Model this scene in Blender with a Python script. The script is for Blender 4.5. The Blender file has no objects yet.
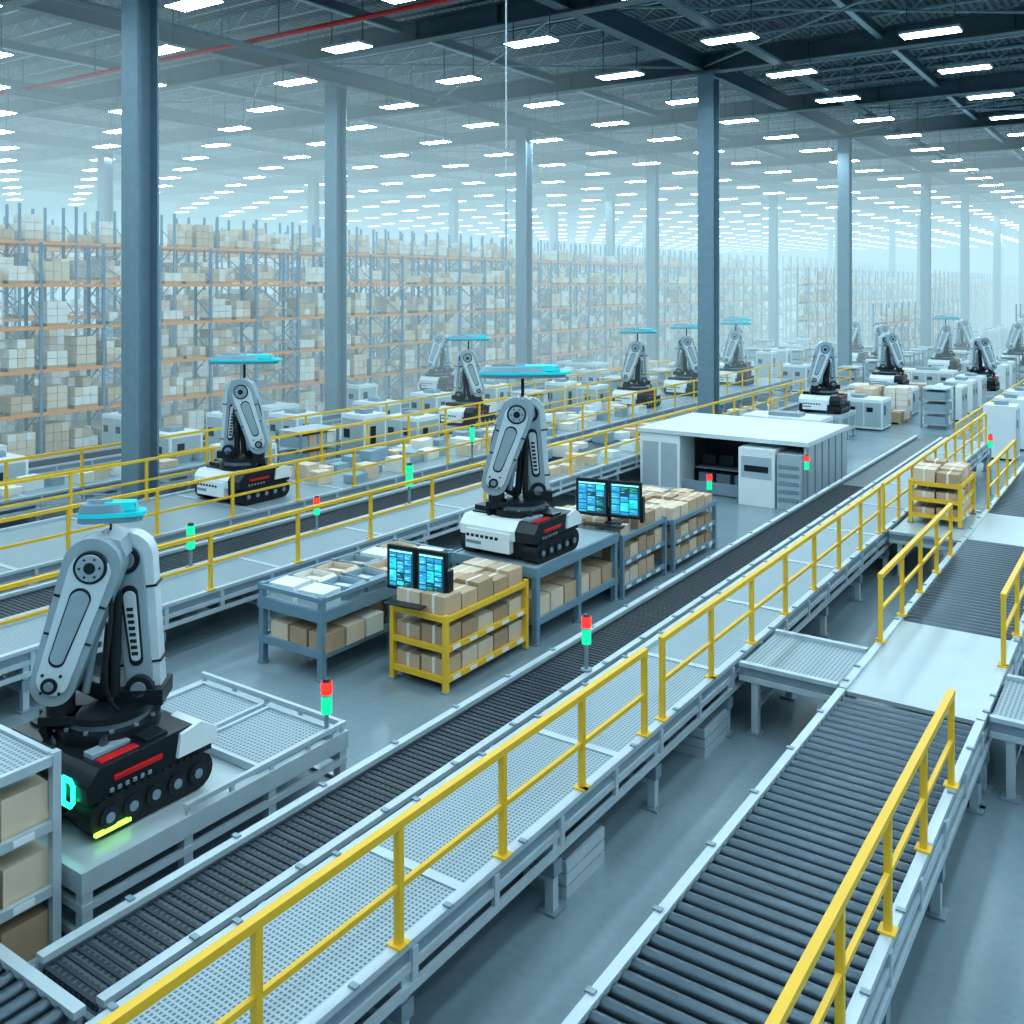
import bpy, math, random
from mathutils import Vector, Matrix
random.seed(7)
SC=bpy.context.scene
# ------------------------------------------------------------ materials
MATS={}
def nodes(name):
    m=bpy.data.materials.new(name); m.use_nodes=True
    nt=m.node_tree; b=nt.nodes['Principled BSDF']
    MATS[name]=m
    return m,nt,b
def mat(name,col,rough=.5,metal=0.,var=.12,scale=3.,bump=0.):
    m,nt,b=nodes(name)
    tc=nt.nodes.new('ShaderNodeTexCoord'); n=nt.nodes.new('ShaderNodeTexNoise')
    n.inputs['Scale'].default_value=scale; n.inputs['Detail'].default_value=3
    nt.links.new(tc.outputs['Object'],n.inputs['Vector'])
    r=nt.nodes.new('ShaderNodeMapRange')
    r.inputs['To Min'].default_value=1-var; r.inputs['To Max'].default_value=1+var
    nt.links.new(n.outputs['Fac'],r.inputs['Value'])
    mx=nt.nodes.new('ShaderNodeVectorMath'); mx.operation='SCALE'
    mx.inputs[0].default_value=col
    nt.links.new(r.outputs[0],mx.inputs['Scale'])
    nt.links.new(mx.outputs[0],b.inputs['Base Color'])
    b.inputs['Roughness'].default_value=rough; b.inputs['Metallic'].default_value=metal
    return m
def emis(name,col,s,sample=False):
    m,nt,b=nodes(name)
    b.inputs['Base Color'].default_value=(*col,1)
    b.inputs['Emission Color'].default_value=(*col,1); b.inputs['Emission Strength'].default_value=s
    if not sample: m.cycles.emission_sampling='NONE'
    return m
mat('steel_grey',(.27,.35,.41),.40,.3)
mat('frame_light',(.50,.59,.645),.34,.2)
mat('frame_blue',(.22,.34,.43),.45,.2)
mat('column_paint',(.20,.295,.36),.5,.1)
mat('beam_paint',(.075,.125,.155),.5,.2)
mat('conduit_grey',(.34,.45,.51),.4,.3)
mat('yellow_paint',(.84,.52,.045),.42,.0,.06)
mat('orange_beam',(.84,.30,.07),.5)
mat('rack_blue',(.13,.25,.36),.5)
mat('black_rubber',(.010,.013,.016),.6)
mat('belt_dark',(.03,.042,.054),.5,.1)
mat('roller_metal',(.10,.135,.165),.30,.75,.05)
mat('white_shell',(.78,.85,.88),.28,.0,.04)
mat('robot_panel',(.66,.75,.80),.26,.1,.05)
mat('robot_grey',(.38,.47,.53),.27,.2,.05)
mat('robot_dark',(.022,.03,.038),.30,.3)
mat('red_paint',(.65,.015,.02),.35)
mat('carton_a',(.58,.43,.30),.8); mat('carton_b',(.46,.33,.22),.8); mat('carton_c',(.70,.58,.45),.8)
mat('carton_pale',(.78,.76,.71),.75)
mat('pallet_wood',(.48,.36,.24),.8)
mat('tote_grey',(.30,.41,.48),.6)
mat('plate_light',(.47,.56,.61),.34,.2,.08,1.5)
mat('roof_white',(.64,.72,.76),.5,0,.05,1)
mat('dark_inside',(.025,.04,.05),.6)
mat('pipe_red',(.6,.03,.03),.5)
emis('lamp_led',(.72,.92,1.0),52.,True)
emis('red_lamp',(1,.03,.02),2.0)
emis('green_lamp',(.01,.6,.28),1.1)
emis('cyan_led',(.03,.95,.58),2.2)
emis('lime_led',(.35,1,.08),2.3)
emis('teal_glow',(.01,.42,.48),.6)
emis('scr_bg',(.012,.07,.10),.9); emis('scr_a',(.03,.50,.56),1.15); emis('scr_b',(.04,.26,.50),1.0); emis('scr_c',(.35,.95,.95),1.2); emis('scr_d',(.08,.7,.35),1.1)
def grid_mat(name,base,dark,sx,sy,thr=.5,rough=.45):
    m,nt,b=nodes(name)
    tc=nt.nodes.new('ShaderNodeTexCoord'); sp=nt.nodes.new('ShaderNodeSeparateXYZ')
    nt.links.new(tc.outputs['Object'],sp.inputs[0])
    outs=[]
    for ax,s in (('X',sx),('Y',sy)):
        mu=nt.nodes.new('ShaderNodeMath'); mu.operation='MULTIPLY'; mu.inputs[1].default_value=s
        nt.links.new(sp.outputs[ax],mu.inputs[0])
        fr=nt.nodes.new('ShaderNodeMath'); fr.operation='PINGPONG'; fr.inputs[1].default_value=.5
        nt.links.new(mu.outputs[0],fr.inputs[0]); outs.append(fr)
    mn=nt.nodes.new('ShaderNodeMath'); mn.operation='MINIMUM'
    nt.links.new(outs[0].outputs[0],mn.inputs[0]); nt.links.new(outs[1].outputs[0],mn.inputs[1])
    r=nt.nodes.new('ShaderNodeMapRange'); r.inputs['From Min'].default_value=.5*thr-.08; r.inputs['From Max'].default_value=.5*thr+.08
    nt.links.new(mn.outputs[0],r.inputs['Value'])
    mx=nt.nodes.new('ShaderNodeMix'); mx.data_type='RGBA'
    mx.inputs['A'].default_value=(*base,1); mx.inputs['B'].default_value=(*dark,1)
    nt.links.new(r.outputs[0],mx.inputs['Factor']); nt.links.new(mx.outputs['Result'],b.inputs['Base Color'])
    b.inputs['Roughness'].default_value=rough; b.inputs['Metallic'].default_value=.2
grid_mat('mesh_deck',(.38,.475,.53),(.12,.18,.215),20,18,.42)
grid_mat('mesh_tray',(.38,.475,.53),(.14,.20,.235),16,16,.4)
grid_mat('belt_top',(.08,.115,.14),(.022,.032,.042),12,14,.4,.4)
# floor
m,nt,b=nodes('floor_concrete')
tc=nt.nodes.new('ShaderNodeTexCoord')
n1=nt.nodes.new('ShaderNodeTexNoise'); n1.inputs['Scale'].default_value=.3; n1.inputs['Detail'].default_value=5
n2=nt.nodes.new('ShaderNodeTexNoise'); n2.inputs['Scale'].default_value=9; n2.inputs['Detail'].default_value=5
for n in (n1,n2): nt.links.new(tc.outputs['Object'],n.inputs['Vector'])
ad=nt.nodes.new('ShaderNodeMath'); ad.operation='MULTIPLY_ADD'; ad.inputs[1].default_value=.25
nt.links.new(n2.outputs['Fac'],ad.inputs[0]); nt.links.new(n1.outputs['Fac'],ad.inputs[2])
cr=nt.nodes.new('ShaderNodeValToRGB')
cr.color_ramp.elements[0].position=.25; cr.color_ramp.elements[0].color=(.15,.215,.255,1)
cr.color_ramp.elements[1].position=1.; cr.color_ramp.elements[1].color=(.31,.40,.45,1)
nt.links.new(ad.outputs[0],cr.inputs[0]); nt.links.new(cr.outputs[0],b.inputs['Base Color'])
rr=nt.nodes.new('ShaderNodeMapRange'); rr.inputs['To Min'].default_value=.12; rr.inputs['To Max'].default_value=.32
nt.links.new(n1.outputs['Fac'],rr.inputs['Value']); nt.links.new(rr.outputs[0],b.inputs['Roughness'])
# ceiling deck
m,nt,b=nodes('ceiling_deck')
tc=nt.nodes.new('ShaderNodeTexCoord'); w=nt.nodes.new('ShaderNodeTexWave'); w.inputs['Scale'].default_value=1.0
w.bands_direction='X'
nt.links.new(tc.outputs['Object'],w.inputs['Vector'])
cr=nt.nodes.new('ShaderNodeValToRGB'); cr.color_ramp.elements[0].color=(.03,.05,.062,1); cr.color_ramp.elements[1].color=(.16,.235,.275,1)
nt.links.new(w.outputs['Fac'],cr.inputs[0]); nt.links.new(cr.outputs[0],b.inputs['Base Color'])
b.inputs['Roughness'].default_value=.6
mat('wall_panel',(.5,.64,.70),.6)

# ------------------------------------------------------------ builder
class B:
    def __init__(s): s.v=[];s.f=[];s.m=[];s.names=[]
    def mi(s,m):
        if m not in s.names: s.names.append(m)
        return s.names.index(m)
    def raw(s,vs,fs,m):
        o=len(s.v); k=s.mi(m); s.v+= [tuple(p) for p in vs]
        for f in fs: s.f.append(tuple(i+o for i in f)); s.m.append(k)
    def box(s,c,d,m,rz=0.,rx=0.,ry=0.):
        hx,hy,hz=d[0]/2,d[1]/2,d[2]/2
        vs=[(-hx,-hy,-hz),(hx,-hy,-hz),(hx,hy,-hz),(-hx,hy,-hz),(-hx,-hy,hz),(hx,-hy,hz),(hx,hy,hz),(-hx,hy,hz)]
        if rz or rx or ry:
            R=Matrix.Rotation(rz,3,'Z')@Matrix.Rotation(ry,3,'Y')@Matrix.Rotation(rx,3,'X')
            vs=[R@Vector(p) for p in vs]
        vs=[(p[0]+c[0],p[1]+c[1],p[2]+c[2]) for p in vs]
        s.raw(vs,[(0,3,2,1),(4,5,6,7),(0,1,5,4),(1,2,6,5),(2,3,7,6),(3,0,4,7)],m)
    def b2(s,x0,x1,y0,y1,z0,z1,m): s.box(((x0+x1)/2,(y0+y1)/2,(z0+z1)/2),(abs(x1-x0),abs(y1-y0),abs(z1-z0)),m)
    def ring(s,x0,x1,y0,y1,t,z0,z1,m):
        s.b2(x0,x0+t,y0,y1,z0,z1,m); s.b2(x1-t,x1,y0,y1,z0,z1,m)
        s.b2(x0+t,x1-t,y0,y0+t,z0,z1,m); s.b2(x0+t,x1-t,y1-t,y1,z0,z1,m)
    def beam(s,p,q,w,h,m):
        p=Vector(p);q=Vector(q);d=(q-p).normalized()
        up=Vector((0,0,1)) if abs(d.z)<.95 else Vector((0,1,0))
        a=d.cross(up).normalized()*w/2; c=a.cross(d).normalized()*h/2
        vs=[p-a-c,p+a-c,p+a+c,p-a+c,q-a-c,q+a-c,q+a+c,q-a+c]
        s.raw(vs,[(0,1,2,3),(7,6,5,4),(0,4,5,1),(1,5,6,2),(2,6,7,3),(3,7,4,0)],m)
    def cyl(s,p,q,r,m,n=14,r2=None):
        p=Vector(p);q=Vector(q);d=(q-p).normalized(); r2=r if r2 is None else r2
        up=Vector((0,0,1)) if abs(d.z)<.95 else Vector((1,0,0))
        a=d.cross(up).normalized(); c=a.cross(d).normalized()
        vs=[];
        for k in range(n):
            t=2*math.pi*k/n; e=a*math.cos(t)+c*math.sin(t)
            vs.append(p+e*r)
        for k in range(n):
            t=2*math.pi*k/n; e=a*math.cos(t)+c*math.sin(t)
            vs.append(q+e*r2)
        fs=[(k,k+n,(k+1)%n+n,(k+1)%n) for k in range(n)]
        fs.append(tuple(range(n))); fs.append(tuple(range(2*n-1,n-1,-1)))
        s.raw(vs,fs,m)
    def hose(s,pts,r,m,n=8,seg=14):
        P=[Vector(p) for p in pts]; out=[]
        for i in range(seg+1):
            t=i/seg; Q=list(P)
            while len(Q)>1: Q=[Q[j].lerp(Q[j+1],t) for j in range(len(Q)-1)]
            out.append(Q[0])
        for i in range(seg): s.cyl(out[i],out[i+1],r,m,n)
    def prism(s,poly,y0,y1,m,axis='y'):
        n=len(poly)
        def P(a,b_,t): return (a,t,b_) if axis=='y' else ((t,a,b_) if axis=='x' else (a,b_,t))
        vs=[P(a,b_,y0) for a,b_ in poly]+[P(a,b_,y1) for a,b_ in poly]
        fs=[(k,(k+1)%n,(k+1)%n+n,k+n) for k in range(n)]
        fs.append(tuple(range(n-1,-1,-1))); fs.append(tuple(range(n,2*n)))
        s.raw(vs,fs,m)
    def mesh(s,name):
        me=bpy.data.meshes.new(name); me.from_pydata(s.v,[],s.f)
        for n in s.names: me.materials.append(MATS[n])
        me.polygons.foreach_set('material_index',s.m)
        me.polygons.foreach_set('use_smooth',[True]*len(s.f))
        me.update(); me.set_sharp_from_angle(angle=math.radians(35))
        return me
    def obj(s,name,loc=(0,0,0),parent=None,bevel=0,rot=0.):
        return place(s.mesh(name),name,loc,parent,bevel,rot)
def place(me,name,loc=(0,0,0),parent=None,bevel=0,rot=0.):
    o=bpy.data.objects.new(name,me); o.location=loc; o.rotation_euler=(0,0,rot)
    SC.collection.objects.link(o)
    if parent: o.parent=parent
    if bevel:
        md=o.modifiers.new('bevel','BEVEL'); md.width=bevel; md.segments=2; md.limit_method='ANGLE'; md.angle_limit=math.radians(40)
    return o
def empty(name,loc=(0,0,0),rot=0.):
    e=bpy.data.objects.new(name,None); e.location=loc; e.rotation_euler=(0,0,rot); e.empty_display_size=.3
    SC.collection.objects.link(e); return e
def capsule(a,c,ra,rc,n=12):
    ax,az=a;cx,cz=c; L=math.hypot(cx-ax,cz-az); ang=math.atan2(cz-az,cx-ax); off=math.acos(max(-1,min(1,(ra-rc)/L)))
    pts=[]
    for k in range(n+1):
        t=ang+off+(2*math.pi-2*off)*k/n; pts.append((ax+ra*math.cos(t),az+ra*math.sin(t)))
    for k in range(n+1):
        t=ang-off+2*off*k/n; pts.append((cx+rc*math.cos(t),cz+rc*math.sin(t)))
    return pts

# ------------------------------------------------------------ shell
X0,X1,Y0,Y1,ZC=-105,22,-14,270,18.6
g=B(); g.b2(X0,X1,Y0,Y1,-.3,0,'floor_concrete'); g.obj('floor')
g=B(); g.b2(X0,X1,Y0,Y1,ZC,ZC+.3,'ceiling_deck'); g.obj('ceiling')
for nm,a in (('wall_left',(X0-.3,X0,Y0,Y1)),('wall_right',(X1,X1+.3,Y0,Y1)),('wall_back',(X0,X1,Y1,Y1+.3)),('wall_front',(X0,X1,Y0-.3,Y0))):
    g=B(); g.b2(*a,0,ZC,'wall_panel'); g.obj(nm)
# roof steel
g=B()
for x in (-98,-82,-66,-50,-34,-18,-2,14):
    g.b2(x-.25,x+.25,Y0,Y1,17.0,17.06,'beam_paint'); g.b2(x-.22,x+.22,Y0,Y1,17.75,17.8,'beam_paint'); g.b2(x-.04,x+.04,Y0,Y1,17.05,17.76,'beam_paint')
for x in (-90,-74,-58,-42,-26,-10):
    g.b2(x-.12,x+.12,Y0,Y1,17.4,17.46,'conduit_grey'); g.b2(x-.12,x+.12,Y0,Y1,17.75,17.8,'beam_paint'); g.b2(x-.03,x+.03,Y0,Y1,17.45,17.76,'beam_paint')
ys=[-6+12*k for k in range(23)]
for y in ys:
    g.b2(X0,X1,y-.28,y+.28,16.9,16.98,'beam_paint'); g.b2(X0,X1,y-.28,y+.28,17.7,17.78,'beam_paint'); g.b2(X0,X1,y-.04,y+.04,16.95,17.72,'beam_paint')
    if y<120:
        x=X0
        while x<X1-3:
            g.b2(x-.03,x+.03,y-.26,y+.26,16.95,17.72,'beam_paint'); x+=4
for k in range(7):
    for x in (-50,-34,-18):
        y=6+24*k
        g.beam((x,y,17.2),(x+16,y+12,17.2),.08,.08,'steel_grey'); g.beam((x+16,y,17.2),(x,y+12,17.2),.08,.08,'steel_grey')
g.obj('roof_girders')
g=B()
y=-4
while y<Y1:
    g.b2(X0,X1,y-.06,y+.06,18.42,18.52,'beam_paint'); g.b2(X0,X1,y-.07,y+.07,17.82,17.9,'conduit_grey')
    if y<95:
        x=-90
        while x<10:
            g.beam((x,y,17.88),(x+.8,y,18.44),.06,.06,'conduit_grey'); g.beam((x+.8,y,18.44),(x+1.6,y,17.88),.06,.06,'conduit_grey'); x+=1.6
    y+=2.2
g.obj('roof_joists')
g=B()
g.cyl((X0+.1,25.3,16.6),(X1-.1,25.3,16.6),.09,'pipe_red')
for x in range(-100,20,6): g.cyl((x,25.3,16.6),(x,25.3,18.5),.03,'beam_paint',6)
g.obj('sprinkler_pipe')
g=B()
for x in (-13.5,-29.5,-45.5,-61):
    g.b2(x-.2,x+.2,Y0+.2,160,16.3,16.33,'beam_paint'); g.b2(x-.22,x-.18,Y0+.2,160,16.3,16.42,'steel_grey'); g.b2(x+.18,x+.22,Y0+.2,160,16.3,16.42,'steel_grey')
    for y in range(-12,160,6):
        for s in (-.2,.2): g.cyl((x+s,y,16.3),(x+s,y,18.5),.02,'steel_grey',5)
g.obj('cable_tray')
# high bay lights
g=B(); row=0
x=-100.
while x<18:
    y=-8+(3.2 if row%2 else 0)
    while y<250:
        g.b2(x-1.0,x+1.0,y-.4,y+.4,16.03,16.13,'frame_light')
        for s in (-.21,.21): 
            vs=[(x-.95,y+s-.18,16.02),(x+.95,y+s-.18,16.02),(x+.95,y+s+.18,16.02),(x-.95,y+s+.18,16.02)]
            g.raw(vs,[(0,3,2,1)],'lamp_led')
        if y<100:
            for s in (-.8,.8): g.b2(x+s-.015,x+s+.015,y-.015,y+.015,16.1,18.5,'beam_paint')
        y+=6.9
    x+=6.2; row+=1
g.obj('high_bay_lights')
# columns
def column(x,y,w=.76):
    g=B(); h=16.9
    g.b2(-w/2,w/2,-w/2,-w/2+.06,0,h,'column_paint'); g.b2(-w/2,w/2,w/2-.06,w/2,0,h,'column_paint'); g.b2(-.04,.04,-w/2+.06,w/2-.06,0,h,'column_paint')
    g.b2(-w/2-.15,w/2+.15,-w/2-.15,w/2+.15,0,.05,'steel_grey')
    for s in (-1,1):
        for t in (-1,1): g.cyl((s*(w/2+.08),t*(w/2+.08),.05),(s*(w/2+.08),t*(w/2+.08),.13),.03,'steel_grey',6)
    g.b2(-w/2-.01,w/2+.01,-w/2-.01,w/2+.01,16.7,16.78,'column_paint')
    return g.mesh('steel_column')
CM=column(0,0)
cols=[(-25.5,17.6),(-33.6,34),(-33.2,50),(-33.4,68.5),(-34,98),(-34,122),(-34,150),(-17.8,42.4),(-18,66),(-18,92),(-18,112),(-18,135),(-18,160),(-18,190)]
cols+=[(-62,y) for y in (40,60,80,100,125)]+[(-48.8,y) for y in (90,115,140,170)]+[(-26,y) for y in (130,160,200)]
for x,y in cols: place(CM,'steel_column',(x,y,0))
g=B(); g.cyl((-11.75,17.0,5.45),(-11.75,17.0,18.5),.018,'frame_light',6); g.obj('hanging_cable')

# ------------------------------------------------------------ racks
CART=['carton_a','carton_b','carton_c','carton_pale']
RC=['carton_a','carton_c','carton_c','carton_pale','carton_pale']
def load(g,cx,cy,z,w,d,h,near=False,pal=True,pool=CART):
    if pal:
        g.b2(cx-w/2,cx+w/2,cy-d/2,cy+d/2,z+.09,z+.13,'pallet_wood')
        for k in (-1,0,1): g.b2(cx+k*(w/2-.06)-.05,cx+k*(w/2-.06)+.05,cy-d/2,cy+d/2,z,z+.09,'pallet_wood')
        z+=.13
    nx=max(1,round(w/.5)); ny=max(1,round(d/.4)); nz=max(1,round(h/.34))
    base=random.choice(pool)
    for k in range(nz):
        for i in range(nx):
            for j in range(ny):
                if not(i in(0,nx-1) or j in(0,ny-1) or k==nz-1): continue
                if k==nz-1 and random.random()<.18: continue
                sx=w/nx; sy=d/ny; sz=h/nz
                m=base if random.random()<.65 else random.choice(pool)
                g.box((cx-w/2+sx*(i+.5),cy-d/2+sy*(j+.5),z+sz*(k+.5)-.005),(sx*.95,sy*.94,sz*.95),m)
def rack(levels,bays,lh=1.9):
    g=B(); L=2.8; D=1.1; H=levels*lh+.1
    for i in range(bays+1):
        y=i*L
        for x in (-D/2,D/2): g.b2(x-.055,x+.055,y-.055,y+.055,0,H,'rack_blue'); g.b2(x-.09,x+.09,y-.09,y+.09,0,.02,'steel_grey')
        z=.2; k=0
        while z<H-.9:
            s=1 if k%2 else -1
            g.beam((-D/2*s,y,z),(D/2*s,y,z+.9),.04,.04,'rack_blue'); z+=.9;k+=1
    for i in range(bays):
        y=i*L
        if i%3==2:
            for l in range(levels-1): g.beam((D/2+.06,y,l*lh),(D/2+.06,y+L,l*lh+lh),.06,.06,'frame_blue'); g.beam((D/2+.06,y+L,l*lh),(D/2+.06,y,l*lh+lh),.06,.06,'frame_blue')
        eb=random.random()<.22
        for l in range(levels+0):
            z=l*lh+.15 if l else .12
            for x in (-D/2,D/2): g.b2(x-.06,x+.06,y+.05,y+L-.05,z-.13,z,'orange_beam')
            g.b2(-D/2+.06,D/2-.06,y+.05,y+L-.05,z-.03,z-.005,'steel_grey')
            for j in range(2):
                if random.random()<(.8 if eb else .16): continue
                load(g,0,y+.75+j*1.3,z,1.0,random.choice((.9,1.05,1.15)),random.choice((.4,.6,.8,.9,1.15)),pool=RC)
    return g.mesh('pallet_rack')
R4=rack(5,40,1.75); R5=rack(6,46,1.8); R3=rack(3,14,1.8)
place(R4,'pallet_rack',(-38.5,2,0)); place(R5,'pallet_rack',(-44.5,-4,0)); place(R5,'pallet_rack',(-46.2,1,0)); place(R5,'pallet_rack',(-53,6,0))
place(R5,'pallet_rack',(-66,10,0))
place(R4,'pallet_rack',(-29,92,0)); place(R4,'pallet_rack',(-23.5,120,0)); place(R5,'pallet_rack',(-13,130,0)); place(R5,'pallet_rack',(-41.5,125,0))
place(R3,'pallet_rack',(-20.5,86,0)); place(R3,'pallet_rack',(-10,90,0))

# ------------------------------------------------------------ conveyors
def legs(g,x0,x1,ys,z,m='frame_light',w=.11):
    for y in ys:
        for x in (x0+.08,x1-.08):
            g.b2(x-w/2,x+w/2,y-w/2,y+w/2,.03,z,m); g.b2(x-.12,x+.12,y-.12,y+.12,0,.03,'steel_grey')
            g.b2(x-w/2-.03,x+w/2+.03,y-w/2-.03,y+w/2+.03,z-.45,z-.28,'steel_grey')
        g.b2(x0+.08,x1-.08,y-.04,y+.04,z*.42-.04,z*.42+.04,m)
        g.b2(x0+.05,x1-.05,y-.052,y+.052,z-.26,z-.14,m)
def conveyor(name,x0,x1,y0,y1,z,kind,fm='frame_light',pitch=2.6,detail=True):
    g=B()
    for s,x in ((1,x0),(-1,x1)):
        a,b_=(x,x+s*.11)
        g.b2(a,b_,y0,y1,z-.02,z+.045,fm)
        g.b2(a+s*.03,b_-s*.03,y0,y1,z-.16,z-.02,'steel_grey')
        g.b2(a,b_,y0,y1,z-.24,z-.16,fm)
        g.b2(a-s*.02,a+s*.03,y0,y1,z-.42,z-.34,fm)
        yy=y0+.4
        while yy<y1:
            g.b2(a-s*.015,a+s*.035,yy-.04,yy+.04,z-.40,z-.03,fm); 
            if detail and yy<30: g.b2(a-s*.02,a+s*.07,yy+.5,yy+.56,z+.045,z+.065,'steel_grey')
            yy+=1.3
    xi0,xi1=x0+.11,x1-.11
    if kind=='roller':
        y=y0+.1; r=.075
        while y<y1-.05: g.cyl((xi0-.02,y,z-.06),(xi1+.02,y,z-.06),r,'roller_metal',14); y+=.19
        g.b2(xi0,xi1,y0,y1,z-.26,z-.24,'dark_inside')
    elif kind=='belt':
        g.b2(xi0,xi1,y0,y1,z-.1,z-.05,'belt_top')
        y=y0
        while y<min(y1,30): g.b2(xi0+.02,xi1-.02,y,y+.04,z-.052,z-.038,'belt_dark'); y+=.1
    elif kind=='mesh':
        g.b2(xi0,xi1,y0,y1,z-.06,z-.02,'mesh_deck')
        y=y0+3.2
        while y<y1: g.b2(xi0+.01,xi1-.01,y-.06,y+.06,z-.022,z-.005,'frame_light'); y+=3.3
    else:
        g.b2(xi0,xi1,y0,y1,z-.06,z+.0,'plate_light')
    if kind!='roller':
        y=y0+.5
        while y<y1: g.b2(xi0,xi1,y-.04,y+.04,z-.2,z-.11,'steel_grey'); y+=1.3
    ys=[];y=y0+.3
    while y<y1-.2: ys.append(y); y+=pitch
    ys.append(y1-.15)
    legs(g,x0,x1,ys,z-.2)
    return g.obj(name)
def cross(name,x0,x1,y0,y1,z,kind='plate'):
    g=B()
    for s,y in ((1,y0),(-1,y1)):
        a,b_=y,y+s*.11
        g.b2(x0,x1,a,b_,z-.02,z+.045,'frame_light'); g.b2(x0,x1,a+s*.03,b_-s*.03,z-.16,z-.02,'steel_grey'); g.b2(x0,x1,a,b_,z-.24,z-.16,'frame_light')
    if kind=='roller':
        x=x0+.1
        while x<x1-.05: g.cyl((x,y0+.1,z-.06),(x,y1-.1,z-.06),.075,'roller_metal',12); x+=.19
    else:
        g.b2(x0,x1,y0+.11,y1-.11,z-.06,z-.01,'mesh_tray' if kind=='mesh' else 'plate_light')
    for x in (x0+.25,x1-.25):
        for y in (y0+.08,y1-.08):
            g.b2(x-.055,x+.055,y-.055,y+.055,.03,z-.22,'frame_light'); g.b2(x-.12,x+.12,y-.12,y+.12,0,.03,'steel_grey')
        g.b2(x-.04,x+.04,y0+.14,y1-.14,.4,.48,'frame_light')
    return g.obj(name)
conveyor('belt_conveyor',-8.42,-7.38,4.75,41,1.05,'belt')
conveyor('mesh_conveyor',-7.26,-5.72,1.2,41,1.07,'mesh')
cross('roller_conveyor',-9.6,-7.4,2.4,4.6,1.1,'roller')
conveyor('roller_conveyor',-4.08,-2.1,1.0,14.6,1.06,'roller')
conveyor('transfer_table',-4.08,-2.1,14.65,18.3,1.06,'plate',pitch=3)
conveyor('roller_conveyor',-4.08,-2.1,18.35,25,1.06,'roller')
conveyor('transfer_table',-4.08,-2.1,25.05,28.2,1.06,'plate',pitch=3)
conveyor('roller_conveyor',-4.08,-2.1,28.25,44,1.06,'roller')
cross('transfer_conveyor',-5.66,-4.12,14.7,16.5,1.06,'mesh')
cross('transfer_conveyor',-2.06,1.5,14.8,16.6,1.06,'mesh')
cross('transfer_conveyor',-5.66,-4.12,24.6,28.2,1.06)
cross('transfer_conveyor',-2.06,1.5,25.3,28,1.06)
conveyor('belt_conveyor',-18.9,-17.4,-2,40,1.0,'belt',detail=False)
conveyor('mesh_conveyor',-17.3,-15.7,-2,60,1.0,'mesh',detail=False)
conveyor('mesh_conveyor',-24.0,-20.2,-2,62,1.0,'mesh',detail=False)
conveyor('mesh_conveyor',-29.0,-27.0,2,62,1.0,'mesh',detail=False)
conveyor('belt_conveyor',-32.6,-31,10,62,1.0,'belt',detail=False)

def railing(x,y0,y1,zb,step=1.65,name='safety_railing'):
    g=B(); n=max(1,round((y1-y0)/step)); st=(y1-y0)/n; H=1.1
    for i in range(n+1):
        y=y0+i*st
        g.b2(x-.034,x+.034,y-.034,y+.034,zb,zb+H-.02,'yellow_paint')
        g.b2(x-.08,x+.08,y-.08,y+.08,zb-.0,zb+.02,'yellow_paint')
    g.b2(x-.04,x+.04,y0-.04,y1+.04,zb+H-.035,zb+H+.04,'yellow_paint')
    g.b2(x-.025,x+.025,y0,y1,zb+.5,zb+.555,'yellow_paint')
    return g.obj(name,bevel=0)
railing(-5.78,1.7,11.6,1.115); railing(-5.78,12.15,24.2,1.115); railing(-5.78,24.6,40.5,1.115)
railing(-2.16,1.5,12.5,1.105); railing(-2.16,16.9,25,1.105)
railing(-4.02,16.9,23.2,1.105); railing(-4.02,28.6,34,1.105)
for x,y0,y1 in ((-15.76,-1.5,59),(-20.26,-1.5,60),(-23.94,-1.5,60),(-27.06,3,60)):
    railing(x,y0,y1,1.045,2.3)
for x,y0,y1 in ((-7.6,45,80),(-10.9,69,90)): railing(x,y0,y1,0,2.2)

# ------------------------------------------------------------ tables & racks
def frame_table(name,x0,x1,y0,y1,z,trays,lower=True):
    g=B()
    g.b2(x0+.1,x1-.1,y0+.1,y1-.1,z-.07,z-.02,'plate_light')
    g.ring(x0,x1,y0,y1,.1,z-.2,z+.03,'frame_light')
    for (a,b_,c,d) in trays:
        g.b2(a+.05,b_-.05,c+.05,d-.05,z-.02,z+.06,'mesh_tray')
        g.ring(a,b_,c,d,.05,z-.01,z+.09,'frame_light')
    n=max(2,round((y1-y0)/1.3)+1)
    for i in range(n):
        y=y0+.08+(y1-y0-.16)*i/(n-1)
        for x in (x0+.08,x1-.08):
            g.b2(x-.06,x+.06,y-.06,y+.06,.03,z-.19,'frame_light'); g.b2(x-.12,x+.12,y-.12,y+.12,0,.03,'steel_grey')
    g.b2(x0+.03,x1-.1,y1-.08,y1-.02,z+.10,z+.16,'frame_light'); g.b2(x1-.08,x1-.02,y1-2.6,y1-.02,z+.10,z+.16,'frame_light')
    for k in range(5): g.b2(x1-.075,x1-.025,y1-2.58+k*.62,y1-2.53+k*.62,z+.03,z+.10,'frame_light')
    for k in range(5): g.b2(x0+.05+k*.7,x0+.1+k*.7,y1-.075,y1-.025,z+.03,z+.10,'frame_light')
    if lower:
        for h in (.3,.60): g.ring(x0+.01,x1-.01,y0+.01,y1-.01,.06,h,h+.08,'frame_light')
        g.b2(x0+.08,x1-.08,y0+.08,y1-.08,.31,.34,'steel_grey')
    return g.obj(name)
frame_table('robot_work_table',-12.3,-9.25,5.7,9.6,1.0,[(-12.1,-10.75,8.15,9.45),(-10.65,-9.4,8.15,9.45)])

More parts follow.
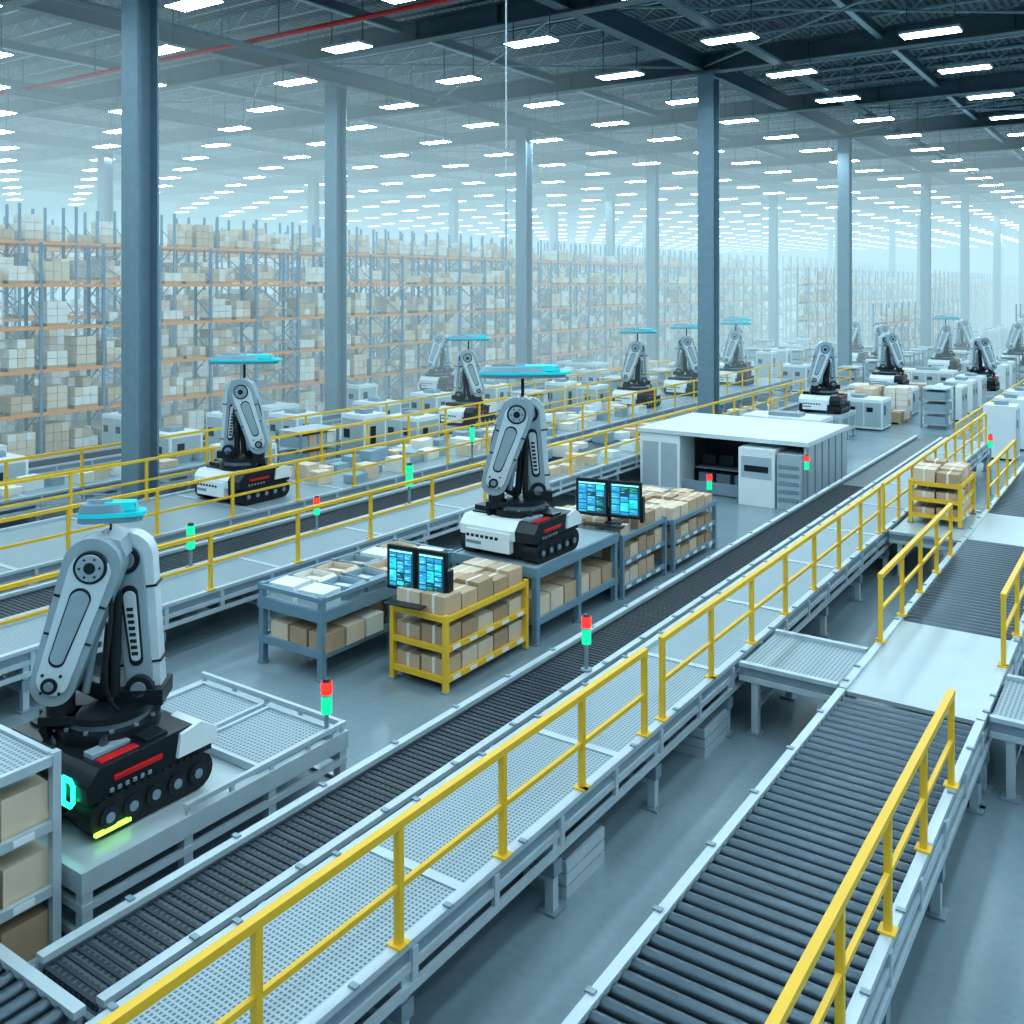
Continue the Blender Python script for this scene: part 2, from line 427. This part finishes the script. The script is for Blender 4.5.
def shelf_rack(name,x0,x1,y0,y1,levels,top,fm,zb=0,boxes=True,toptray=None,near=True):
    g=B(); t=.09
    for x in (x0,x1-t):
        for y in (y0,y1-t):
            g.b2(x,x+t,y,y+t,zb+.03,zb+top,fm); g.b2(x-.03,x+t+.03,y-.03,y+t+.03,zb,zb+.03,'steel_grey')
    zs=[zb+.22+(top-.3)*k/(levels-1) for k in range(levels)]
    for i,z in enumerate(zs):
        g.ring(x0+.01,x1-.01,y0+.01,y1-.01,.06,z-.05,z+.05,fm)
        g.b2(x0+.07,x1-.07,y0+.07,y1-.07,z-.01,z+.02,'steel_grey' if i<levels-1 or toptray is None else toptray)
        if i<levels-1: gap=zs[i+1]-z-.12
        else: gap=.3
        if near and i<levels-1:
            k=y0+.2
            while k<y1-.3: g.b2(x1-.01,x1-.002,k,k+.22,z-.035,z+.035,'white_shell'); k+=.5
        if boxes and (i<levels-1 or toptray is None):
            nx=max(1,round((x1-x0)/.6)); ny=max(1,round((y1-y0)/.5)); sx=(x1-x0-.14)/nx; sy=(y1-y0-.14)/ny
            for a in range(nx):
                for b_ in range(ny):
                    if random.random()<.06: continue
                    h=gap*random.uniform(.6,.85) if i<levels-1 else random.uniform(.22,.36)
                    cx=x0+.07+sx*(a+.5); cy=y0+.07+sy*(b_+.5)
                    m=random.choice(CART[:3]); rz=random.uniform(-.03,.03)
                    g.box((cx,cy,z+.02+h/2),(sx*.92,sy*.92,h),m,rz=rz)
                    if near: g.box((cx,cy,z+.02+h/2+.003),(sx*.10,sy*.93,h),'carton_pale',rz)
    return g.obj(name,bevel=0)
shelf_rack('storage_rack',-12.3,-9.45,3.4,5.6,4,2.3,'frame_light',toptray='mesh_tray')
shelf_rack('carton_cart',-11.65,-10.35,13.15,15.75,3,1.35,'yellow_paint')
shelf_rack('carton_rack',-12.3,-10.2,19.4,21.7,3,1.42,'frame_blue'); shelf_rack('carton_rack',-12.3,-10.1,21.9,24.6,3,1.3,'frame_blue')
shelf_rack('carton_cart',-5.5,-4.25,26.0,28.0,3,1.1,'yellow_paint',zb=1.05)

def bench(name,x0,x1,y0,y1,z,fm,mid=True):
    g=B()
    g.b2(x0+.07,x1-.07,y0+.07,y1-.07,z-.06,z,'plate_light')
    g.ring(x0,x1,y0,y1,.07,z-.18,z+.02,fm)
    for y in (y0+.08,(y0+y1)/2,y1-.08):
        for x in (x0+.08,x1-.08):
            g.b2(x-.06,x+.06,y-.06,y+.06,.04,z-.17,fm); g.cyl((x,y,0),(x,y,.04),.11,'steel_grey',12)
    for h in ((.45,) if mid else ()):
        g.b2(x0+.08,x1-.08,y0+.08,y1-.08,h,h+.04,'steel_grey')
        g.ring(x0+.01,x1-.01,y0+.01,y1-.01,.06,h-.06,h+.08,fm)
    return g
def open_box(g,cx,cy,z,w,d,h,m,rz=0.):
    t=.025; R=Matrix.Rotation(rz,3,'Z')
    for ox,oy,a,b_ in ((-w/2,0,t,d),(w/2,0,t,d),(0,-d/2,w-.03,t),(0,d/2,w-.03,t)):
        p=R@Vector((ox,oy,0)); g.box((cx+p.x,cy+p.y,z+h/2),(a,b_,h),m,rz)
    g.box((cx,cy,z+.03),(w-.03,d-.03,.03),m,rz)
    g.box((cx,cy,z+h*.45),(w*.8,d*.7,h*.3),random.choice(('white_shell','carton_pale','carton_c')),rz+.1)
    for s in (-1,1):
        p=R@Vector((s*(w/2+.06),0,0)); g.box((cx+p.x,cy+p.y,z+h-.03),(.14,d*.95,.012),m,rz,0,s*.5)
g=bench('',-14.2,-12.5,12.3,16.2,1.22,'frame_blue')
for i in range(7):
    for j in range(3):
        if random.random()<.1: continue
        g.box((-13.95+.27+j*.5,12.6+i*.53,.49+.17),(.44,.46,.34),random.choice(CART))
g.ring(-14.2,-12.5,12.3,16.2,.07,1.40,1.48,'frame_blue')
for x in (-14.13,-12.57):
    for y in (12.37,14.25,16.13): g.b2(x-.05,x+.05,y-.05,y+.05,1.23,1.5,'frame_blue')
for i in range(6):
    for j in range(2):
        if random.random()<.7: open_box(g,-13.75+j*.78,12.7+i*.62,1.22,.6,.5,.26,random.choice(('carton_pale','carton_c','tote_grey')),random.uniform(-.12,.12))
        else: g.box((-13.75+j*.78,12.7+i*.62,1.22+.14),(.6,.5,.28),'white_shell',rz=.1)
g.obj('packing_trolley')
g=bench('',-12.4,-10.25,15.9,19.3,1.5,'frame_blue')
for i in range(6):
    for j in range(4):
        g.box((-12.05+j*.5,16.25+i*.53,.49+.2),(.45,.47,.4),random.choice(CART[:3]))
g.obj('robot_work_table')

# monitors
def monitor(loc,rz,w=1.25,h=.72,n=2,seed=1):
    R=random.Random(seed)
    e=empty('computer_monitor',loc,rz)
    g=B(); g.b2(-w*.2,w*.2,-.15,.2,0,.03,'black_rubber'); g.b2(-.05,.05,0,.06,.02,.35,'robot_dark')
    for k in range(n):
        cw=w/n; cx=-w/2+cw*(k+.5)
        g.b2(cx-cw/2+.01,cx+cw/2-.01,-.05,.03,.13,.13+h,'black_rubber')
    g.b2(w/2-.06,w/2+.02,-.02,.16,.05,h*.75,'robot_dark')
    g.b2(-w*.3,w*.3,-.5,-.28,0,.035,'robot_dark')
    g.obj('housing',parent=e,bevel=.012)
    for k in range(n):
        cw=w/n; cx=-w/2+cw*(k+.5); a=cw-.12; bb=h-.12
        s=B(); s.b2(-a/2,a/2,-.006,.0,-bb/2,bb/2,'scr_bg')
        z=bb/2-.03; s.b2(-a/2+.02,a/2-.02,-.009,-.005,z-.02,z+.01,'scr_c')
        cols_=3; 
        for c in range(cols_):
            x0=-a/2+.02+c*(a-.04)/cols_; x1=x0+(a-.04)/cols_-.02; zz=z-.04
            while zz>-bb/2+.06:
                hh=R.choice((.07,.12,.2)); hh=min(hh,zz+bb/2-.02)
                s.b2(x0,x1,-.009,-.005,zz-hh,zz,R.choice(('scr_a','scr_b','scr_b','scr_bg')))
                q=zz-.02
                while q>zz-hh+.015: s.b2(x0+.01,x0+.01+(x1-x0-.02)*R.uniform(.3,1),-.012,-.008,q-.007,q,R.choice(('scr_c','scr_a','scr_d','scr_bg'))); q-=.026
                zz-=hh+.02
        s.obj('screen_%d'%(k+1),loc=(cx,-.052,.13+h/2),parent=e)
monitor((-11.22,13.42,1.42),.1,1.3,.8,2,3)
monitor((-10.75,19.75,1.6),.2,1.6,.85,2,5)

# signal towers
def tower(loc,s=1.,h=.45,flip=False):
    g=B()
    g.cyl((0,0,0),(0,0,.03),.09*s,'steel_grey',14); g.cyl((0,0,.03),(0,0,h),.03*s,'steel_grey',10)
    c=('green_lamp','red_lamp') if not flip else ('green_lamp','green_lamp')
    z=h; g.cyl((0,0,z),(0,0,z+.24*s),.075*s,c[0],16); z+=.25*s
    g.cyl((0,0,z-.015),(0,0,z+.01),.08*s,'frame_light',16); z+=.01
    g.cyl((0,0,z),(0,0,z+.16*s),.075*s,c[1],16); g.cyl((0,0,z+.16*s),(0,0,z+.2*s),.065*s,'robot_dark',16,r2=.04*s)
    g.obj('signal_tower',loc)
tower((-9.36,9.3,1.03),1.,.32); tower((-7.50,13.05,1.1),1.,.42); tower((-17.35,13.2,1.045),1.2,.4,True); tower((-17.35,20.4,1.045),1.4,.5,True)
tower((-10.6,25.3,0),1.,1.4); tower((-17.35,16.9,1.045),1.,.4); tower((-9.1,29.2,0),1.,1.5); tower((-20.1,27,1.045),1.2,.6,True); tower((-5.0,36,0),1,1.6)

# ------------------------------------------------------------ robots
def robot_meshes():
    M={}
    W,L=1.9,1.7
    g=B()
    for s in (-1,1):
        xo=s*(W/2-.17)
        poly=[]
        for k in range(9):
            t=-math.pi/2+math.pi*k/8; poly.append((L/2-.22+.22*math.cos(t),.22+.22*math.sin(t)))
        for k in range(9):
            t=math.pi/2+math.pi*k/8; poly.append((-L/2+.22+.22*math.cos(t),.22+.22*math.sin(t)))
        g.prism(poly,xo-.16,xo+.16,'black_rubber','x')
        for k in range(14):
            y=-L/2+.2+k*(L-.4)/13
            g.b2(xo-.17,xo+.17,y-.025,y+.025,.43,.465,'robot_dark')
        for k in range(5):
            y=-L/2+.24+k*(L-.48)/4
            g.cyl((xo-s*.1,y,.21),(xo+s*.185,y,.21),.13,'robot_dark',14); g.cyl((xo+s*.18,y,.21),(xo+s*.2,y,.21),.06,'steel_grey',10)
    g.b2(-W/2+.35,W/2-.35,-L/2+.08,L/2-.05,.1,.5,'robot_dark')
    M['tracks']=g.mesh('tracks')
    for var,fr in (('hull_black','robot_dark'),('hull_white','white_shell')):
        g=B()
        prof=[(-L/2-.02,.42),(-L/2-.04,.62),(-L/2+.12,.80),(L/2-.3,.84),(L/2,.66),(L/2,.42)]
        g.prism(prof,-W/2+.02,W/2-.5,fr,'x')
        g.prism([(a*.99,b_+.005) for a,b_ in prof],W/2-.499,W/2-.02,'robot_dark','x')
        g.b2(-W/2+.2,W/2-.6,-L/2-.08,-L/2+.1,.16,.56,fr)
        g.b2(W/2-.03,W/2+.01,-L/2+.3,L/2-.75,.60,.66,'red_paint')
        for k in range(6): g.b2(W/2-.02,W/2+.005,-L/2+.25+k*.1,-L/2+.3+k*.1,.48,.53,'steel_grey')
        g.prism([(L/2-.55,.52),(L/2-.5,.80),(L/2-.2,.86),(L/2+.04,.7),(L/2+.04,.52)],W/2-.47,W/2+.03,'white_shell','x')
        g.b2(W/2-.22,W/2-.1,-L/2+.2,-L/2+.7,.80,.83,'red_paint')
        g.b2(W/2-.42,W/2-.08,-L/2+.78,-L/2+1.08,.80,.87,'robot_dark')
        g.b2(W/2-.46,W/2-.28,-L/2+.2,-L/2+.7,.80,.86,'robot_grey')
        g.b2(-W/2+.1,W/2-.75,-L/2+.3,-L/2+.34,.80,.84,'robot_dark')
        g.b2(-W/2+.03,-W/2+.5,L/2-.6,L/2-.1,.8,.98,fr); g.b2(-W/2+.05,-W/2+.4,-L/2+.45,-L/2+.8,.78,.92,'robot_dark')
        for k in range(7): g.b2(-W/2+.22+k*.12,-W/2+.30+k*.12,-L/2-.085,-L/2-.075,.40,.46,'robot_dark' if fr!='robot_dark' else 'steel_grey')
        g.b2(-W/2+.22,-W/2+.6,-L/2-.085,-L/2-.075,.26,.33,'steel_grey')
        for k in range(6): g.cyl((-W/2+.2+k*.17,L/2-.35,.84),(-W/2+.2+k*.17,L/2-.35,.87),.03,'steel_grey',8)
        M[var]=g.mesh(var)
    g=B()
    x=W/2-.34; y=-L/2-.055
    for q in ((x-.14,x-.09,.34,.68),(x-.085,x+.04,.63,.68),(x-.085,x+.04,.34,.39),(x+.05,x+.10,.41,.61)): g.b2(q[0],q[1],y-.01,y+.02,q[2],q[3],'cyan_led')
    for s,zz in ((1,.62),(-1,.40)): g.box((x+.06,y+.005,zz),(.08,.03,.045),'cyan_led',ry=s*.8)
    g.b2(W/2-.02,W/2+.035,-L/2+.05,-L/2+.5,.06,.1,'lime_led')
    M['display']=g.mesh('display')
    g=B()
    g.cyl((0,0,.8),(0,0,.94),.62,'robot_dark',32); g.cyl((0,0,.94),(0,0,1.02),.5,'steel_grey',32); g.cyl((0,0,1.02),(0,0,1.1),.54,'robot_dark',32)
    for k in range(12):
        a=k*math.pi/6; g.cyl((.57*math.cos(a),.57*math.sin(a),.94),(.57*math.cos(a),.57*math.sin(a),.97),.03,'steel_grey',8)
    for s in (-1,1): g.cyl((s*.45,-.35,.9),(s*.62,-.5,.75),.06,'robot_dark',10)
    g.cyl((.05,.3,1.05),(.05,.3,1.4),.16,'robot_dark',16)
    M['turntable']=g.mesh('turntable')
    g=B()
    S=(.38,1.26); E=(.2,2.88)
    g.prism(capsule(S,E,.25,.33),.04,.30,'robot_panel')
    g.prism(capsule(S,E,.16,.21),0,.35,'robot_grey')
    g.prism(capsule((.335,1.62),(.25,2.45),.085,.105),-.02,0.01,'robot_dark')
    g.prism(capsule((.335,1.66),(.255,2.41),.06,.08),-.03,-.015,'robot_panel')
    g.b2(S[0]-.3,S[0]+.3,-.1,.42,1.06,1.26,'robot_dark'); g.cyl((S[0],-.08,S[1]),(S[0],.4,S[1]),.17,'robot_dark',20)
    g.cyl((S[0],-.10,S[1]),(S[0],-.08,S[1]),.1,'steel_grey',16)
    g.box((.36,.17,1.55),(.55,.28,.03),'robot_dark',ry=-.11); g.box((.25,.17,2.5),(.66,.28,.03),'robot_dark',ry=-.11)
    for k in range(8): g.box((.325-.009*k,-.035,1.7+k*.08),(.08,.012,.045),'robot_dark')
    for q in (.26,.16): g.cyl((q+.3,.16,1.35),(q+.14,.16,2.7),.022,'black_rubber',8)
    M['lower_arm_link']=g.mesh('lower_arm_link')
    g=B()
    T=(-.54,1.5); E1=(-.08,2.92)
    g.prism(capsule(T,E1,.27,.35),-.42,-.08,'robot_grey')
    g.prism(capsule((-.52,1.57),(-.10,2.84),.195,.25),-.46,-.04,'robot_panel')
    g.prism(capsule((-.47,1.82),(-.2,2.55),.10,.13),-.468,-.455,'robot_dark')
    g.prism(capsule((-.465,1.84),(-.205,2.53),.085,.115),-.475,-.46,'robot_grey')
    g.box((-.36,-.25,2.05),(.58,.36,.03),'robot_dark',ry=.31); g.box((-.215,-.25,2.5),(.64,.36,.03),'robot_dark',ry=.31)
    for k in range(4): g.cyl((-.54+.15*math.cos(k*1.57+.7),-.48,1.52+.15*math.sin(k*1.57+.7)),(-.54+.15*math.cos(k*1.57+.7),-.45,1.52+.15*math.sin(k*1.57+.7)),.02,'robot_dark',8)
    g.cyl((-.22,-.2,1.3),(-.02,-.1,2.55),.05,'steel_grey',12); g.cyl((-.05,-.0,1.2),(.03,-.0,2.1),.075,'robot_dark',12); g.cyl((.03,0,2.1),(.07,0,2.7),.04,'frame_light',12)
    g.cyl((.1,-.1,1.2),(.12,-.05,2.5),.06,'robot_dark',12); g.cyl((-.28,-.1,1.6),(-.05,-.1,2.7),.08,'robot_dark',12)
    g.hose([(-.35,-.2,1.1),(-.75,-.35,1.3),(-.7,-.4,2.6),(-.3,-.3,3.0)],.028,'black_rubber')
    g.hose([(.2,-.3,1.1),(-.1,-.5,1.5),(.3,-.4,2.3),(.05,-.3,2.75)],.03,'black_rubber')
    M['upper_arm_link']=g.mesh('upper_arm_link')
    g=B()
    g.cyl((-.08,-.475,2.92),(-.08,.05,2.92),.2,'robot_dark',28); g.cyl((-.08,-.495,2.92),(-.08,-.47,2.92),.165,'robot_grey',28); g.cyl((-.08,-.505,2.92),(-.08,-.49,2.92),.07,'robot_dark',18); 
    for k in range(6): g.cyl((-.08+.12*math.cos(k*1.047),-.505,2.92+.12*math.sin(k*1.047)),(-.08+.12*math.cos(k*1.047),-.49,2.92+.12*math.sin(k*1.047)),.016,'robot_dark',8)
    g.cyl((.2,-.03,2.88),(.2,.38,2.88),.18,'robot_dark',24); g.cyl((.2,-.05,2.88),(.2,-.03,2.88),.12,'steel_grey',20)
    g.prism([(-.2,3.18),(.0,3.27),(.22,3.2),(.3,3.0),(-.2,3.0)],-.3,.25,'robot_grey')
    g.cyl((-.56,-.48,1.5),(-.56,-.04,1.5),.10,'robot_dark',20); g.cyl((-.56,-.49,1.5),(-.56,-.475,1.5),.06,'steel_grey',20)
    M['elbow_joint']=g.mesh('elbow_joint')
    g=B()
    g.cyl((-.5,-.24,1.34),(-.5,-.24,1.08),.17,'robot_dark',18); g.b2(-.72,-.28,-.4,-.08,.98,1.1,'robot_dark')
    for s in (-1,1): g.prism([(-.5+s*.2,1.0),(-.5+s*.24,.9),(-.5+s*.16,.76),(-.5+s*.1,.8),(-.5+s*.15,.92),(-.5+s*.1,1.0)],-.32,-.16,'robot_dark')
    g.prism(capsule((-.1,1.2),(-.42,1.35),.1,.08),.02,.16,'robot_dark')
    M['gripper']=g.mesh('gripper')
    g=B()
    def disc(cx,cz,rx,ry,h,m,n=28,tap=1.):
        vs=[];
        for zz,f in ((cz,1),(cz+h,tap)):
            for k in range(n):
                t=2*math.pi*k/n; c,s_=math.cos(t),math.sin(t)
                vs.append((cx+rx*f*math.copysign(abs(c)**.6,c),ry*f*math.copysign(abs(s_)**.6,s_),zz))
        g.raw(vs,[(k,(k+1)%n,(k+1)%n+n,k+n) for k in range(n)]+[tuple(range(n-1,-1,-1)),tuple(range(n,2*n))],m)
    g.cyl((.05,0,3.2),(.05,0,3.7),.035,'robot_dark',8)
    disc(.05,3.66,.92,.42,.069,'frame_blue'); disc(.1,3.73,.97,.45,.05,'teal_glow'); disc(-.15,3.781,.72,.4,.10,'frame_blue',28,.85); disc(.35,3.80,.5,.28,.10,'teal_glow',28,.9)
    g.b2(-.6,.1,-.05,.05,3.88,3.93,'robot_grey'); g.b2(.5,.8,-.2,.2,3.79,3.885,'robot_grey'); g.b2(-.75,-.5,-.2,.2,3.79,3.89,'tote_grey')
    M['glow_canopy']=g.mesh('glow_canopy')
    return M
RM=robot_meshes()
def robot(loc,white=True,arm=.5,flip=False,disc=True,s=1.0,rot=0.,dz=0.,ds=1.):
    e=empty('mobile_robot_arm',loc,rot); e.scale=(s,s,s)
    place(RM['tracks'],'tracks',(0,0,0),e); place(RM['hull_white' if white else 'hull_black'],'hull',(0,0,0),e,.025)
    if not white: place(RM['display'],'display',(0,0,0),e)
    place(RM['turntable'],'turntable',(0,0,0),e)
    for p in ('lower_arm_link','upper_arm_link','elbow_joint','gripper'):
        o=place(RM[p],p,(0,0,0),e,.02 if p in('lower_arm_link','elbow_joint') else .008,arm)
        if flip: o.scale=(-1,1,1)
    if disc:
        o=place(RM['glow_canopy'],'glow_canopy',(0,0,dz),e,0,arm+.1); o.scale=(ds,ds,1)
    return e
robot((-10.62,6.9,1.0),False,.7,s=.96,dz=-.28,ds=.42)  # small emissive teal canopy stands in for the cyan glow above this arm
robot((-11.35,16.95,1.5),True,.6)
robot((-22.1,18.6,1.0),True,.6,True,s=1.05)
RB=((-13.3,45.4,1.2,1,0,0),(-13.7,59.7,1,1,1,0),(-22.3,43.9,1.,1,0,1),(-22.4,50.1,1.,1,1,1),(-24.6,63.4,1,1,0,1),(-25.5,33.9,1,1,1,1),(-35,44,1,1,0,0),(-29.5,70,1,1,0,0),(-17,72,1,1,1,0),(-22.2,57,1,1,0,1),(-13.2,74,1,1,0,1),(-9.7,66,.6,1,1,0),(-20.5,78,1,1,0,0),(-9.6,82,1,1,0,0),(-14,86,1,1,1,0))
for x,y,z,s,f,d in RB:
    robot((x,y,z),True,.5,bool(f),s=s,disc=bool(d))
for x,y,z,*_ in RB:
    if abs(x+22.3)<.3: continue
    g=bench('',x-1.1,x+1.1,y-1.2,y+1.2,z,'frame_light'); g.obj('robot_work_table')

# ------------------------------------------------------------ control booth
e=empty('control_booth',(-12.35,32.6,0))
g=B(); W,D,H=5.8,4.6,2.0
g.b2(-W/2-.08,W/2+.08,-D/2-.08,D/2+.08,H,H+.14,'roof_white')
g.b2(-W/2+.08,W/2-.08,D/2-.08,D/2,0,H,'white_shell'); g.b2(-W/2,-W/2+.08,-D/2,D/2,0,H,'white_shell')
g.b2(W/2-.08,W/2,-D/2,D/2,0,H,'plate_light')
for k in range(6): g.b2(W/2-.001,W/2+.03,-D/2+.1+k*.76,-D/2+.14+k*.76,.1,H-.05,'steel_grey')
g.b2(-W/2+.08,W/2-.08,-D/2,D/2-.08,0,.06,'steel_grey')
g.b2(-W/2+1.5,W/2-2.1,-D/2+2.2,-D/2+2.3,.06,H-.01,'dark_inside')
g.obj('shell',parent=e)
g=B()
g.b2(-W/2+.01,-W/2+1.5,-D/2-.02,-D/2+1.2,.07,H-.02,'white_shell'); g.b2(-W/2+.1,-W/2+.7,-D/2-.04,-D/2-.019,.2,1.7,'plate_light'); g.b2(-W/2+.8,-W/2+1.4,-D/2-.04,-D/2-.019,.2,1.7,'plate_light')
g.b2(W/2-2.1,W/2-.9,-D/2-.35,-D/2+1.,.0,1.85,'white_shell'); g.b2(W/2-2.0,W/2-1.0,-D/2-.37,-D/2-.349,.9,1.6,'plate_light'); g.b2(W/2-1.9,W/2-1.1,-D/2-.38,-D/2-.36,1.1,1.3,'robot_dark')
g.b2(W/2-.85,W/2-.09,-D/2-.3,-D/2+1.,.0,1.75,'plate_light')
for k in range(5): g.b2(W/2-.8,W/2-.14,-D/2-.32,-D/2-.299,.25+k*.26,.38+k*.26,'steel_grey')
g.b2(-W/2+1.6,W/2-2.2,-D/2+1.,-D/2+1.7,.75,.8,'steel_grey')
for k in range(3): g.b2(-W/2+1.7+k*.65,-W/2+2.2+k*.65,-D/2+1.4,-D/2+1.46,.85,1.2,'robot_dark'); g.b2(-W/2+1.7+k*.65,-W/2+2.2+k*.65,-D/2+1.1,-D/2+1.5,.1,.6,'steel_grey')
g.b2(-W/2+1.6,W/2-2.2,-D/2+.1,-D/2+.16,.1,.5,'steel_grey')
g.obj('cabinets',parent=e,bevel=.01)

# ------------------------------------------------------------ clutter
def cabinet_mesh(w,d,h):
    g=B(); g.b2(-w/2,w/2,-d/2,d/2,.08,h,'white_shell'); g.b2(-w/2+.05,w/2-.05,-d/2+.05,d/2-.05,0,.08,'robot_dark')
    n=max(1,round(w/.8))
    for k in range(n):
        a=-w/2+.06+k*(w-.06)/n; g.b2(a,a+(w-.06)/n-.06,-d/2-.02,-d/2+.001,.2,h-.15,'plate_light'); g.b2(a+.1,a+.4,-d/2-.03,-d/2-.015,h*.6,h*.75,'robot_dark')
    g.b2(w/2-.001,w/2+.02,-d/2+.1,d/2-.1,.2,h-.15,'plate_light'); g.b2(w/2+.015,w/2+.03,-d/2+.3,-d/2+.6,h*.5,h*.8,'robot_dark')
    g.b2(-w*.2,w*.2,-d*.2,d*.2,h,h+.15,'steel_grey')
    return g.mesh('machine_cabinet')
C1=cabinet_mesh(1.7,1.4,1.8); C2=cabinet_mesh(3.4,1.8,1.5); C3=cabinet_mesh(1.2,1.2,2.2)
G1=[]
for i in range(4):
    g=B()
    for a in range(3):
        for b_ in range(2): load(g,(a-1)*1.35,(b_-.5)*1.4,0,1.15,1.15,random.choice((.5,.8,1.2,1.6)))
    G1.append(g.mesh('pallet_load'))
g=B()
t=.08
for x in (-.9,.9):
    for y in (-.6,.6): g.b2(x-t/2,x+t/2,y-t/2,y+t/2,0,2,'frame_blue')
for z in (.2,.8,1.4,1.95):
    g.b2(-.9,.9,-.6,.6,z-.03,z+.03,'frame_light')
    if z<1.9:
        for k in range(4): g.box((-.66+k*.44,0,z+.22),(.4,1.0,.36),random.choice(('tote_grey','carton_a','carton_pale','white_shell')))
S1=g.mesh('tote_shelf')
def put(me,x,y,r=0): place(me,me.name.split('.')[0],(x,y,0),None,0,r)
for me,x,y in ((C1,-30,22),(C1,-30,28),(C3,-30,24.6),(C1,-35.5,24),(C2,-35.6,31),(C1,-30,37),(C1,-36,38),(C2,-12.6,38.2),(C2,-13.6,40.9),(C1,-30,15.5),(C1,-30,33),(C1,-30,42),(C3,-30,49),(C1,-30,53),(C2,-35.3,17),(C2,-35.4,55),(C2,-35.4,61)):
    put(me,x,y)
y=21.5; k=0
while y<61:
    if abs(y-33.9)>2.6: put((C1,S1,C3,C1,S1)[k%5],-25.5,y,0 if k%5 not in(1,4) else math.pi/2)
    y+=2.9; k+=1
def cartons(x0,x1,y0,y1,z,dens=.6,step=1.0,mats=('carton_pale','carton_c','white_shell','tote_grey')):
    g=B(); y=y0
    while y<y1:
        if random.random()<dens:
            x=random.uniform(x0+.3,x1-.3); w=random.uniform(.4,.65); d=random.uniform(.4,.7); h=random.uniform(.2,.45)
            g.box((x,y,z+h/2),(w,d,h),random.choice(mats),rz=random.uniform(-.15,.15))
        y+=step
    return g.obj('conveyed_cartons')
cartons(-23.6,-22.3,21,42,.98,.95,.72); cartons(-22.1,-20.6,21.3,42,.98,.9,.72) ; cartons(-17.1,-15.9,24,58,.98,.8,.8); cartons(-28.6,-27.4,12,58,.98,.9,.75); cartons(-18.7,-17.6,27,39,.95,.8,.9)
occ=[(a,b_,2.6,2.9) for a,b_,*_ in RB]+[(-12.6,38.2,3.6,2),(-13.6,40.9,3.6,2)]+[(a,b_,2.2,1.6) for a,b_ in cols]
def free(x,y,w=0):
    return all(not(abs(x-a)<p+w and abs(y-b_)<q) for a,b_,p,q in occ)
for xx,ya,yb in ((-13.2,43,88),(-16.6,62,88),(-20.6,64,84),(-24.6,66,90),(-28,66,90),(-31.6,66,90),(-9.6,52,88),(-5.7,44,100),(-6.4,100,125),(-16.5,92,128)):
    y=ya
    while y<yb:
        if free(xx,y,-.9 if xx==-9.6 else 0):
            r=random.random()
            if xx==-9.6: put(S1 if r<.6 else C1,xx,y,math.pi/2)
            elif xx>-7: put((S1,C3,C1)[int(r*3)],xx,y,math.pi/2)
            elif r<.2: put(random.choice(G1),xx,y)
            elif r<.55: put(S1,xx,y,random.choice((0,math.pi/2)))
            else: put(random.choice((C1,C2,C3)) if xx>-16 or xx<-20 else C3,xx,y)
        y+=random.uniform(2.9,3.5)
for x,y in ((-6.05,10.0),(-6.05,14.0),(-6.05,5.2)):
    g=B()
    for k in range(3): g.b2(-.3,.3,-.45,.45,k*.15,k*.15+.13,'frame_light'); g.b2(-.27,.27,-.42,.42,k*.15+.13,k*.15+.15,'steel_grey')
    g.obj('tote_stack',(x,y,0))

# ------------------------------------------------------------ hazy air over the racking hall (homogeneous, emission stands in for scattered light)
m=bpy.data.materials.new('emissive_haze'); m.use_nodes=True; nt=m.node_tree; nt.nodes.clear()
o=nt.nodes.new('ShaderNodeOutputMaterial'); a=nt.nodes.new('ShaderNodeVolumeAbsorption'); em=nt.nodes.new('ShaderNodeEmission'); ad=nt.nodes.new('ShaderNodeAddShader')
SIG=.0155
a.inputs['Color'].default_value=(0,0,0,1); a.inputs['Density'].default_value=SIG
em.inputs['Color'].default_value=(.55,.82,.92,1); em.inputs['Strength'].default_value=SIG*1.12
nt.links.new(a.outputs[0],ad.inputs[0]); nt.links.new(em.outputs[0],ad.inputs[1]); nt.links.new(ad.outputs[0],o.inputs['Volume'])
MATS['emissive_haze']=m
g=B(); g.prism([(X0+.1,Y0+.1),(-35,Y0+.1),(-26,24),(-17,52),(-6,74),(X1-.1,88),(X1-.1,Y1-.1),(X0+.1,Y1-.1)],.01,ZC-.12,'emissive_haze','z'); g.obj('emissive_haze')

w=bpy.data.worlds.new('world'); SC.world=w; w.use_nodes=True; w.node_tree.nodes['Background'].inputs[0].default_value=(.5,.7,.8,1); w.node_tree.nodes['Background'].inputs[1].default_value=.3
# ------------------------------------------------------------ camera
cd=bpy.data.cameras.new('camera'); cam=bpy.data.objects.new('camera',cd); SC.collection.objects.link(cam)
cam.location=(0,0,7.1); cam.rotation_euler=(math.radians(90),0,math.radians(34.3))
cd.sensor_width=36; cd.lens=36*964/1024; cd.shift_y=-227/1024; cd.clip_end=600
SC.camera=cam
SC.view_settings.view_transform='Standard'
SC.view_settings.exposure=-.25
for lk in ('Medium High Contrast',):
    try: SC.view_settings.look=lk
    except Exception as ex: print('look',ex)
